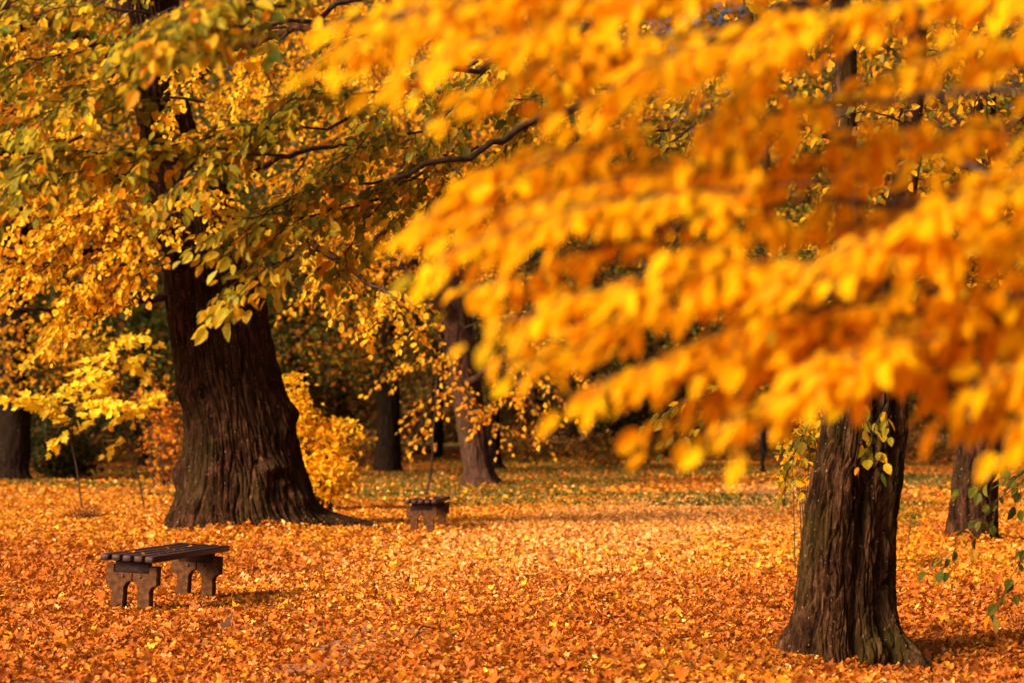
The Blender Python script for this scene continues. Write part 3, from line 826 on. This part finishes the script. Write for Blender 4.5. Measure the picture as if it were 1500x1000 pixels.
# the rest of the crown, to the right and above
for _ in range(70):
    x0 = random.uniform(760, 1700); y0 = random.uniform(-350, 480); dd = random.uniform(15, 19)
    if x0 < 1050 and y0 > 80: continue
    a = P(x0, y0, dd); b = a + np.array((random.uniform(-.9, .9), random.uniform(-.7, .7), random.uniform(-.5, .15)))
    rcrown.bough(rough_arc(a, b), .009, .42, .13, leaf_gap=.06, pal=[OLIVE, AMBER, GOLD, GREEN, RUST], w=[2, 2, 1.5, 1.5, 1])
for (x0, y0, x1, y1) in [(430, 375, 350, 430), (410, 405, 320, 462), (420, 310, 285, 362), (390, 330, 335, 375)]:
    a, b = P(x0, y0, 13.2), P(x1, y1, 12.9)
    rcrown.bough(rough_arc(a, b, .08), .006, .17, .07, leaf_gap=.04, pal=[LIME, YELLOW, (.62, .56, .07), GOLD], w=[3, 2, 2, .7], leafs=.095)
rcrown.build(rt, [M['leaf'], M['twig']])

# ------------------------------------------------------------------ golden tree whose boughs hang across the front
DF = 4.8
ft = thing('overhanging_tree', 'out of focus tree with bright golden orange boughs hanging across the upper right', 'tree', (2.2, DF, float(gz(2.2, DF))))
zs = np.linspace(-.25, 5.2, 60)
tb = MB(); tube(tb, np.stack([2.2 + .05 * np.sin(zs), np.full(60, DF), zs], -1), np.interp(zs, [-.25, .1, .5, 5.2], [.29, .22, .16, .10]), 48, 0, .35)
tb.build('trunk', M['bark_near'], ft, smooth=True, colour=False, origin=ft.location)
def tp(z): return np.array((2.2 + .05 * math.sin(z), DF, z))
FL = [([tp(2.9), P(1800, -160, 4.80), P(1250, -120, 4.96), P(850, -60, 4.96), P(560, 30, 4.80)], .045, .008),
      ([tp(2.2), P(1760, 150, 4.80), P(1500, 138, 4.88), P(1330, 142, 4.96), P(1050, 170, 4.96), P(760, 250, 4.88)], .012, .003),
      ([tp(1.9), P(1800, 300, 4.96), P(1450, 300, 5.04), P(1150, 300, 4.96), P(860, 370, 4.80)], .014, .003),
      ([tp(1.6), P(1850, 420, 4.96), P(1500, 430, 5.04), P(1250, 440, 4.96), P(960, 540, 4.80)], .014, .003),
      ([tp(2.7), P(1850, 0, 5.12), P(1500, 10, 5.28), P(1200, 30, 5.28), P(900, 50, 5.12)], .014, .003)]
for pts, a, b in FL:
    limb(ft, pts, a, b, M['twig'], seg=8)
fcrown = Crown([(.97, .505, .003), (.97, .445, .003), (.94, .36, .003), (.96, .58, .005), LIME], [4.4, 3.4, .7, 1.6, .4], leaf=.061, kind='lance', droop=1.15, flat=.35, face=(-.75, -.65, .1))
FB = [(1000, -40, 500, 70), (880, -10, 560, 70), (900, 30, 590, 95), (1000, 50, 690, 140), (1060, 60, 880, 140), (760, -30, 520, 30),
      (890, 185, 660, 290), (1130, 240, 620, 320), (1200, 270, 660, 365), (1240, 320, 700, 420), (1000, 300, 740, 330),
      (1250, 380, 740, 470), (1280, 430, 800, 550), (1300, 470, 870, 590), (1330, 490, 990, 640), (1380, 520, 1080, 640), (1130, 380, 850, 490),
      (1480, 450, 1230, 555), (1540, 480, 1390, 575), (1600, 500, 1450, 600), (1640, 520, 1510, 625), (1450, 400, 1150, 500),
      (1500, -10, 1100, 60), (1600, 40, 1260, 130), (1560, 190, 1150, 240), (1600, 250, 1350, 320), (1600, 330, 1260, 400), (1250, 0, 1000, 90), (1180, 60, 1040, 190), (1350, 170, 1200, 300),
      (1420, 330, 1200, 380), (1580, 420, 1350, 470), (1220, 130, 1060, 230), (1120, -60, 800, 20), (1300, -60, 950, 10), (1450, 250, 1250, 330), (1480, 480, 1280, 560)]
for (x0, y0, x1, y1) in FB:
    if y1 > 500: y0, y1 = y0 - 30, y1 - 28
    d0 = random.uniform(4.6, 5.5); d1 = d0 - random.uniform(.0, .25)
    a, b = P(x0, y0, d0), P(x1, y1, d1)
    fcrown.bough(rough_arc(a, b, .06), .0032, .130, .025, leaf_gap=.027)
    if random.random() < .45 or (y1 < 320 and x0 > 1150): continue
    jx = random.uniform(60, 170) if y1 < 380 else random.uniform(20, 130)
    jy = random.uniform(-50, -5) if y1 < 230 else random.uniform(-35, 40)
    d0 = random.uniform(4.7, 5.6)
    a, b = P(x0 + jx, y0 + jy, d0), P(x1 + jx, y1 + jy - 12, d0 - .15)
    fcrown.bough(rough_arc(a, b, .06), .0030, .125, .029, leaf_gap=.029)
for _ in range(26):
    x0 = random.uniform(1620, 2000); y0 = random.uniform(-150, 520); d0 = random.uniform(4.6, 5.4)
    a, b = P(x0, y0, d0), P(x0 - random.uniform(120, 260), y0 + random.uniform(40, 130), d0 - .1)
    fcrown.bough(rough_arc(a, b, .06), .0032, .13, .03, leaf_gap=.03)
fcrown.build(ft, [M['thin_leaf'], M['twig']])

# ------------------------------------------------------------------ other trees
def simple_tree(name, label, rows, d, barkm, pal, w, clouds, leaf, group=None, limbs=(), kind='card', na=96, nz=140, ridge=.03, boughs=(), lobes=.12):
    fx = (rows[0][1] + rows[0][2]) / 2
    p = P(fx, rows[0][0], d)
    t = thing(name, label, 'tree', (p[0], d, float(gz(p[0], d))), group=group)
    dz = float(gz(p[0], d)) - p[2]
    tb, top = trunk(rows, d, na, nz, lobes=lobes, lobe_h=.5, ridge=ridge, ridge_f=6, zf=1.0, seed=d * .37, deep=min(-.3, dz - .3))
    tb.build('trunk', barkm, t, smooth=True, colour=False, origin=t.location)
    cr = Crown(pal, w, leaf=leaf, kind=kind, droop=.6)
    for pts, a, b in limbs:
        limb(t, [P(*q) for q in pts], a, b, barkm, 8, 20)
    for (cx, cy, cd, rx, ry, rz, n) in clouds:
        c = P(cx, cy, cd)
        cc = cr.cloud(c, (rx, ry, rz), n)
        for k in range(0, len(cc), 2):
            a = np.array((top[0], d, min(max(c[2] - rz * .6, 1.5), top[2])))
            tube(cr.mb, curve([a, (a + cc[k]) / 2 + np.array((0, 0, .3)), cc[k]], 7), np.linspace(.07, .015, 7), 5, 1)
    for (x0, y0, x1, y1, d0, d1) in boughs:
        a, b = P(x0, y0, d0), P(x1, y1, d1)
        cr.bough(rough_arc(a, b), .02, .9, .22, leaf_gap=.13)
    cr.build(t, [M['leaf'], M['twig']])
    return t

# second tree on the right
simple_tree('tree', 'slimmer brown tree further off, between the ridged mossy tree and the right edge',
    [(806, 1376, 1474), (790, 1384, 1462), (760, 1390, 1459), (700, 1397, 1460), (640, 1403, 1464), (500, 1412, 1462), (300, 1420, 1458), (0, 1428, 1456), (-200, 1430, 1452)], 31.8, M['bark_old'],
    [AMBER, OLIVE, GREEN, ORANGE, GOLD], [2, 2, 1.5, 1, 1.5],
    [(1440, 60, 31.8, 2.6, 2.6, 2.4, 5000), (1360, 330, 31.5, 1.6, 2, 1.0, 1800), (1500, 400, 32, 1.4, 1.6, 1.1, 1500)], .12, kind='ovate', na=280, nz=360, ridge=.035)
# leaning tree behind the far bench
simple_tree('tree', 'leaning trunk with its left flank lit pinkish, behind the distant bench', 
    [(714, 664, 748), (706, 672, 738), (695, 678, 728), (670, 676, 718), (630, 670, 712), (580, 663, 706), (520, 655, 698), (460, 648, 690), (400, 640, 680), (320, 632, 670), (200, 622, 655), (0, 610, 640), (-150, 604, 628)], 64.5, M['bark_far'],
    [AMBER, ORANGE, GOLD, RUST, BROWN], [3, 2, 2.2, 1, .6],
    [(640, 150, 64, 6.0, 5, 4.0, 9000), (560, 330, 62, 3, 3, 1.6, 1700)], .17, na=140, nz=200,
    limbs=[([(668, 470, 64.3), (600, 400, 63.5), (520, 360, 63), (430, 380, 62)], .2, .05), ([(684, 560, 64), (740, 540, 62.5), (780, 590, 62), (810, 650, 61)], .1, .03)],
    boughs=[(700, 540, 800, 640, 62, 60.5), (720, 520, 840, 600, 62, 60.5), (660, 520, 560, 560, 63, 61), (640, 440, 520, 480, 63, 61.5), (600, 400, 480, 430, 63, 61.5), (690, 600, 740, 640, 62, 60.5), (680, 480, 790, 470, 62.5, 61), (650, 560, 690, 600, 62, 60.5), (740, 490, 860, 560, 62, 60), (560, 380, 430, 450, 62.5, 61), (670, 420, 760, 400, 63, 61.5), (770, 560, 700, 620, 61.5, 60.5), (620, 470, 660, 540, 62, 60.5), (640, 560, 610, 640, 62, 60.6)])
# dark trunk left of it
simple_tree('tree', 'dark straight trunk between the big old tree and the leaning trunk',
    [(694, 540, 594), (686, 545, 590), (660, 549, 588), (620, 552, 586), (560, 554, 585), (450, 556, 583), (250, 558, 580), (0, 560, 578)], 83, M['bark_dark'],
    [OLIVE, DKGREEN, BROWN, RUST, AMBER], [2, 3, 2, 1, 1.0], [(560, 220, 82, 6, 5, 6, 5000), (520, 500, 81, 3.0, 3, 1.6, 1500)], .22)
simple_tree('tree', 'dark narrow trunk close behind the leaning pink-lit trunk',
    [(690, 706, 745), (680, 709, 738), (640, 712, 733), (560, 713, 732), (400, 714, 730), (100, 716, 728)], 87, M['bark_dark'],
    [OLIVE, DKGREEN, BROWN, ORANGE], [2, 3, 2, 1.4], [(740, 250, 86, 5.5, 5, 6, 4500), (770, 540, 85, 2.4, 3, 1.5, 1200)], .22)
simple_tree('tree', 'dark broad trunk at the left edge behind the yellow maple saplings',
    [(708, -8, 56), (700, -4, 48), (660, -2, 45), (560, 0, 44), (400, 2, 42), (100, 4, 38), (-50, 6, 36)], 70, M['bark_dark'],
    [AMBER, ORANGE, OLIVE, GOLD, BROWN], [2, 2, 2, 1, 1], [(60, 200, 69, 5.5, 5, 5, 6500), (60, 520, 68, 2.5, 3, 1.4, 1400)], .18)
simple_tree('tree', 'thin dark stem on the grass left of the ridged mossy tree',
    [(697, 1110, 1126), (692, 1112, 1123), (650, 1113, 1122), (560, 1116, 1124), (400, 1120, 1127), (200, 1122, 1128)], 82, M['bark_dark'],
    [OLIVE, DKGREEN, AMBER], [2, 3, 1], [(1130, 380, 82, 3.5, 3.5, 5, 3000)], .22, lobes=.0)
simple_tree('tree', 'pale grey trunk far back under the golden boughs',
    [(694, 1076, 1098), (688, 1078, 1096), (640, 1080, 1095), (500, 1082, 1094), (200, 1084, 1092)], 88, M['bark_far'],
    [OLIVE, AMBER, GOLD, BROWN], [2, 2, 1, 1], [(1060, 300, 90, 4.5, 4, 6, 3500)], .22, lobes=.0)
# trees of the wood behind
OLIVE_D = (.10, .085, .012); RUST_D = (.24, .065, .007); AMBER_D = (.48, .18, .008); BROWN_D = (.17, .065, .012)  # darkened leaf colours, the shade of the wood put into the palette
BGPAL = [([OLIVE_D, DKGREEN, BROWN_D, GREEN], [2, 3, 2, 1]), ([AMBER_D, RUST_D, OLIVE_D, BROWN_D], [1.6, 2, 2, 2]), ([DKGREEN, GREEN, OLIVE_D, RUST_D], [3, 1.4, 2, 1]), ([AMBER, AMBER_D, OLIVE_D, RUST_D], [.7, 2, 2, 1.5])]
LAB = ['dense dark green tree in the shaded wood behind the park', 'rusty orange tree in the shaded wood behind the park',
       'mixed green and rust tree in the shaded wood behind the park', 'golden brown tree in the shaded wood behind the park']
for i, (px, dd, hw) in enumerate([(-60, 96, 14), (90, 104, 12), (210, 92, 10), (330, 108, 13), (440, 98, 11), (500, 112, 12), (640, 104, 12), (790, 110, 11), (865, 100, 10), (960, 118, 14), (1180, 112, 12), (1290, 104, 10), (1420, 116, 12), (1540, 100, 12)]):
    py = HOR + CAM_H / dd * F
    pal, w = BGPAL[i % 4]
    q = F / dd
    rows = [(py + 4, px - hw * 1.3, px + hw * 1.3), (py - 4, px - hw, px + hw), (py - 40, px - hw * .8, px + hw * .8), (py - 200, px - hw * .7 + 4, px + hw * .7 + 4), (py - 520, px - hw * .4, px + hw * .4)]
    rx = random.uniform(5.5, 7.0)
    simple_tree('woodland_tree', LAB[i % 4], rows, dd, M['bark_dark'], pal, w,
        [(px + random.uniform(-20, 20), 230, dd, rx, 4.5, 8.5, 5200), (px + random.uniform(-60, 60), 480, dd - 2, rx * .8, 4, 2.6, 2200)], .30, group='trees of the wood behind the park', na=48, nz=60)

# far wood as one mass
mbw = MB()
n = 100000
x = RNG.uniform(-46, 46, n); y = RNG.uniform(136, 180, n); zz = RNG.uniform(0, 1, n) ** 1.05 * 33
m2 = 26000  # left wing of the wood, out of view, added to shade the background
x = np.concatenate([x, RNG.uniform(-62, -25, m2)]); y = np.concatenate([y, RNG.uniform(60, 126, m2)]); zz = np.concatenate([zz, 2 + RNG.uniform(0, 1, m2) * 17])
keep = np.abs(x) > y * .2118 * 1.12 + 3
keep[:n] = True
x, y, zz = x[keep], y[keep], zz[keep]; n = len(x)
hole = fbm(np.stack([x * .09, y * .02, zz * .12], -1), 4)
low = (zz < 3.0) & (fbm(np.stack([x * .13 + 40, y * 0, x * 0], -1), 2) > .60)
k = (hole > .36) & ~low
x, y, zz = x[k], y[k], zz[k]; n = len(x)
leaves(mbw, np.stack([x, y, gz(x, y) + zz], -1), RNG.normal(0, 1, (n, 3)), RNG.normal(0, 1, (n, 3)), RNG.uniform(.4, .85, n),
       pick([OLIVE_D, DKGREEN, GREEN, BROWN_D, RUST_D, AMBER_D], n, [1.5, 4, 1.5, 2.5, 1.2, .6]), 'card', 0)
for _ in range(60):
    a = RNG.uniform(-44, 44); b = RNG.uniform(132, 160); g = float(gz(a, b))
    tube(mbw, [(a, b, g - .3), (a + RNG.normal(0, .2), b, g + 6), (a + RNG.normal(0, .8), b, g + 18)], [.35, .25, .1], 7, 1)
tag(mbw.build('distant_woods', [M['leaf'], M['bark_dark']]), 'dark mass of far off woodland foliage closing the view, with an unseen wing added at left', 'woods', kind='stuff')

# ------------------------------------------------------------------ shrubs and saplings
def shrub(name, label, px, base_y, d, clouds, pal, w, leaf, stems=7, sr=.02, cat='shrub', kind='card', group=None, barkm=None):
    p = P(px, base_y, d); z0 = float(gz(p[0], d))
    t = thing(name, label, cat, (p[0], d, z0), group=group)
    cr = Crown(pal, w, leaf=leaf, kind=kind, droop=.5)
    sm = MB()
    for (cx, cy, cd, rx, ry, rz, n) in clouds:
        c = P(cx, cy, cd)
        cc = cr.cloud(c, (rx, ry, rz), n, clumps=16)
        for k in range(min(stems, len(cc))):
            a = np.array((p[0] + RNG.normal(0, sr * 6), d + RNG.normal(0, sr * 6), z0 - .05))
            tube(sm, curve([a, a * .5 + cc[k] * .5 + np.array((0, 0, .15)), cc[k]], 8), np.linspace(sr, sr * .3, 8), 5, 0)
    sm.build('stems', barkm or M['twig'], t, smooth=True, colour=False, origin=t.location)
    cr.build(t, [M['leaf'], M['twig']], 'foliage')
    return t

shrub('shrub', 'bushy golden yellow shrub against the right side of the big old trunk', 470, 738, 44,
      [(465, 695, 44, .72, .8, .55, 1700), (440, 625, 44, .45, .6, .55, 700), (495, 640, 44, .5, .5, .35, 420), (430, 570, 44, .3, .5, .4, 160)], [GOLD, AMBER, YELLOW, ORANGE, LIME], [3, 2.4, 2.4, .8, .9], .105, kind='ovate')
shrub('shrub', 'rusty red bush behind the maple saplings, left of the big old trunk', 235, 708, 62,
      [(240, 655, 62, .7, 1.0, .85, 430), (228, 585, 62, .8, 1, .6, 200)], [RUST, ORANGE, BROWN, AMBER], [3, 2, 2, 1], .13, kind='ovate')
shrub('shrub', 'dark evergreen bush beside the broad trunk at the left edge', 85, 706, 72,
      [(88, 660, 72, 1.0, 1, .95, 2600), (120, 600, 75, 2.4, 1.6, 1.4, 2600)], [DKGREEN, (.03, .035, .01), BROWN], [3, 3, 1], .16)
shrub('shrub', 'low black-green thicket on the far side of the grass', 950, 684, 108,
      [(965, 660, 108, 1.5, 1.2, .75, 2600), (905, 640, 108, 1.1, 1.2, 1.1, 1800), (950, 610, 110, 3.0, 2, 1.4, 2000)], [DKGREEN, (.02, .022, .008), BROWN, OLIVE], [3, 3, 1, .8], .2)
shrub('shrub', 'small yellow leaved shrub tucked against the left side of the ridged tree', 1178, 760, 25,
      [(1168, 680, 25, .22, .3, .42, 210), (1185, 620, 25, .2, .3, .3, 130)], [AMBER, LIME, OLIVE, ORANGE], [2, 2, 2, 1], .085, stems=5, sr=.007, kind='ovate')
shrub('shrub', 'sparse green seedling on the leaves right of the ridged tree', 1330, 775, 30,
      [(1332, 755, 30, .16, .2, .12, 60)], [OLIVE, GREEN, AMBER], [2, 2, 1], .07, stems=4, sr=.004, kind='ovate')
ULAB = 'dark olive undergrowth bush at the edge of the shaded wood'
for (px, dd, h) in [(310, 78, 1.0), (430, 80, 1.2), (520, 76, .9), (625, 92, 1.0), (770, 82, .9), (840, 90, 1.2), (1040, 84, 1.0), (1210, 80, 1.1), (1300, 86, .9), (1360, 78, 1.0), (130, 74, .9), (715, 96, 1.3), (580, 98, 1.4), (890, 78, .7), (40, 98, 2.2), (160, 92, 1.8), (345, 96, 2.4), (455, 90, 2.0), (520, 100, 2.6), (600, 112, 2.0), (655, 108, 1.8), (760, 104, 2.2), (810, 118, 1.8), (1010, 104, 2.2), (1150, 100, 2.0), (1250, 100, 2.4), (1370, 120, 1.6), (1480, 98, 2.4)]:
    dd = dd * 1.18
    by = HOR + CAM_H / dd * F
    cyy = HOR - (float(gz(P(px, by, dd)[0], dd)) + h * .9 - CAM_H) * F / dd
    shrub('undergrowth_bush', ULAB if h > 1.5 else 'low rusty brown bush on the far side of the grass', px, by, dd, [(px, cyy, dd, 2.3 if h > 1.5 else 1.5 + h * .5, 1.6, h * .95, 2200 if h > 1.5 else 900)], [DKGREEN, BROWN_D, OLIVE_D, RUST_D, AMBER_D], [3, 2, 1.6, 1.2, .7] if h > 1.5 else [.8, 2.4, 1.6, 2, 1.4], .24 if h > 1.5 else .17, group='bushes at the edge of the wood')

# two maple saplings
def sapling(label, pts, d, sprays, r=.018):
    p = P(*pts[0], d)
    t = thing('maple_sapling', label, 'sapling', (p[0], d, float(gz(p[0], d))), group='young maples left of the big tree')
    st = [P(x_, y_, d) for x_, y_ in pts]
    st[0][2] = float(gz(st[0][0], d)) - .06
    mb = MB(); tube(mb, curve(st, 24), np.linspace(r, r * .4, 24), 8, 0, .2)
    mb.build('stem', M['twig'], t, smooth=True, colour=False, origin=t.location)
    cr = Crown([(.93, .68, .03), YELLOW, GOLD, LIME], [4, 3, 1, .4], leaf=.18, kind='maple', droop=.45, flat=.8)
    for (x0, y0, x1, y1) in sprays:
        a = P(x0, y0, d); b = P(x1, y1, d - random.uniform(-.4, .8))
        cr.bough(rough_arc(a, b, .12), .008, .34, .11, leaf_gap=.085)
    cr.build(t, [M['leaf'], M['twig']])
    return t
sapling('young maple with flat layers of bright yellow leaves spreading to the left edge', [(121, 742), (113, 690), (105, 640), (112, 590), (118, 550)], 44,
        [(108, 615, 15, 585), (107, 625, 60, 595), (110, 600, 40, 590), (113, 590, 100, 570), (106, 630, 85, 650), (110, 612, 155, 600), (112, 596, 180, 590), (115, 570, 140, 560), (105, 640, 120, 625)])
sapling('young maple with bright yellow leaves close to the left side of the big trunk', [(213, 742), (200, 690), (185, 640), (178, 580), (172, 490)], 44.6,
        [(184, 630, 225, 585), (180, 600, 215, 580), (178, 590, 130, 580), (175, 540, 210, 520), (173, 520, 140, 540), (174, 505, 215, 500), (178, 560, 120, 545), (174, 530, 205, 545), (176, 560, 150, 575), (182, 620, 160, 600), (174, 520, 190, 495), (188, 645, 165, 655)])

# thin curved stem behind the far bench
def bare_stem(label, pts, d, r):
    p = P(*pts[0], d)
    t = thing('bare_sapling', label, 'sapling', (p[0], d, float(gz(p[0], d))))
    st = [P(x_, y_, d) for x_, y_ in pts]; st[0][2] = float(gz(st[0][0], d)) - .05
    mb = MB(); tube(mb, curve(st, 30), np.linspace(r, r * .35, 30), 8, 0, .25)
    mb.build('stem', M['bark_far'], t, smooth=True, colour=False, origin=t.location)
    mb = MB()
    for k in range(7):
        a = P(636 + k * .6, 640 - k * 16, d); b = a + np.array((random.uniform(-.5, .5), random.uniform(-.3, .3), random.uniform(.1, .4)))
        tube(mb, curve([a, (a + b) / 2 + np.array((0, 0, -.03)), b], 6), np.linspace(.008, .003, 6), 5, 0)
    mb.build('twigs', M['twig'], t, smooth=True, colour=False, origin=t.location)
bare_stem('thin bare curved stem rising just behind the distant bench', [(620, 729), (628, 708), (633, 675), (634, 640), (637, 600), (640, 540)], 52, .035)

# brush heap, stick, dark dead leaf
p = P(126, 768, 38); z0 = float(gz(p[0], 38))
br = thing('brush_heap', 'small heap of dark reddish twigs lying in the leaves left of the big trunk', 'twigs', (p[0], 38, z0))
mb = MB()
for _ in range(120):
    a = np.array((p[0] + RNG.normal(0, .09), 38 + RNG.normal(0, .1), z0))
    b = a + np.array((RNG.normal(0, .16), RNG.normal(0, .14), abs(RNG.normal(.12, .09)) + .02))
    tube(mb, curve([a, (a + b) / 2 + RNG.normal(0, .025, 3), b], 5), np.linspace(.006, .003, 5), 4, 0)
mb.build('twigs', noise_material('red_twig', [(.3, (.03, .008, .006)), (.7, (.10, .03, .018))], (20, 20, 20)), br, smooth=True, colour=False, origin=br.location)

def stick(label, pts, r):
    w = []
    for x_, y_, hgt in pts:
        dd = CAM_H * F / (y_ - HOR)
        q = P(x_, y_, dd); w.append(np.array((q[0], dd, float(gz(q[0], dd)) + .03 + hgt)))
    mb = MB(); tube(mb, curve(w, 16), np.linspace(r, r * .5, 16), 7, 0, .4)
    o = w[0]
    ob = mb.build('stick', M['twig'], smooth=True, colour=False, origin=o)
    ob.location = tuple(float(v) for v in o)
    tag(ob, label, 'stick')
stick('short dark curved stick lying on the leaves at the bottom middle', [(606, 946, 0), (612, 938, .03), (622, 931, .05), (640, 928, .02)], .008)
stick('dark splinter of branch on the leaves left of the distant bench', [(553, 778, 0), (560, 780, .03), (567, 784, .01)], .02)

mb = MB()
q = P(325, 928, CAM_H * F / 300); dd = CAM_H * F / 300
qq = np.array((q[0], dd, float(gz(q[0], dd)) + .05))
leaves(mb, qq[None], np.array([[1, .2, .35]]), np.array([[.1, -.5, 1]]), .12, np.array([[.07, .03, .015]]), 'maple', 0, 1.2)
ob = mb.build('dead_leaf', M['dry_leaf'], origin=qq); ob.location = tuple(float(v) for v in qq)
tag(ob, 'single large curled dark brown leaf on bare path in front of the near bench', 'leaf')

# ------------------------------------------------------------------ light, sky, camera
AZ_FROM = np.array((-.80, -.60))     # the sun stands to the left, a little behind the camera
ELEV = math.radians(27)
az = math.atan2(AZ_FROM[1], AZ_FROM[0])
sdir = Vector((math.cos(az) * math.cos(ELEV), math.sin(az) * math.cos(ELEV), math.sin(ELEV)))
sl = bpy.data.lights.new('sun', 'SUN'); sl.energy = 4.7; sl.angle = math.radians(20); sl.color = (1, .77, .45)
so = bpy.data.objects.new('sun', sl); COL.objects.link(so)
so.rotation_euler = sdir.to_track_quat('Z', 'Y').to_euler()
so.location = (-30, -10, 30)

w = bpy.data.worlds.new('World'); scene.world = w; w.use_nodes = True
nt = w.node_tree; nt.nodes.clear()
wo = nt.nodes.new('ShaderNodeOutputWorld'); bg = nt.nodes.new('ShaderNodeBackground')
sk = nt.nodes.new('ShaderNodeTexSky'); sk.sky_type = 'NISHITA'; sk.sun_disc = False
sk.sun_elevation = ELEV; sk.sun_rotation = math.atan2(sdir.x, sdir.y)
sk.dust_density = 9.0; sk.air_density = .35; sk.ozone_density = 0
bg.inputs['Strength'].default_value = .07
nt.links.new(sk.outputs[0], bg.inputs[0]); nt.links.new(bg.outputs[0], wo.inputs[0])

cd = bpy.data.cameras.new('camera'); cam = bpy.data.objects.new('camera', cd); COL.objects.link(cam)
cam.location = (0, 0, CAM_H); cam.rotation_euler = (math.pi / 2 + PITCH, 0, 0)
cd.lens = 85; cd.sensor_width = 36; cd.clip_end = 3000; cd.clip_start = .1
cd.dof.use_dof = True; cd.dof.focus_distance = 19.5; cd.dof.aperture_fstop = 2.7
scene.camera = cam

scene.render.engine = 'CYCLES'
cy = scene.cycles
cy.use_denoising = True
cy.max_bounces = 7; cy.diffuse_bounces = 4; cy.glossy_bounces = 2; cy.transmission_bounces = 5; cy.transparent_max_bounces = 4
cy.sample_clamp_indirect = 6
vs = scene.view_settings
vs.view_transform = 'Standard'; vs.look = 'None'; vs.gamma = 1; vs.exposure = 1.0
vs.use_curve_mapping = False
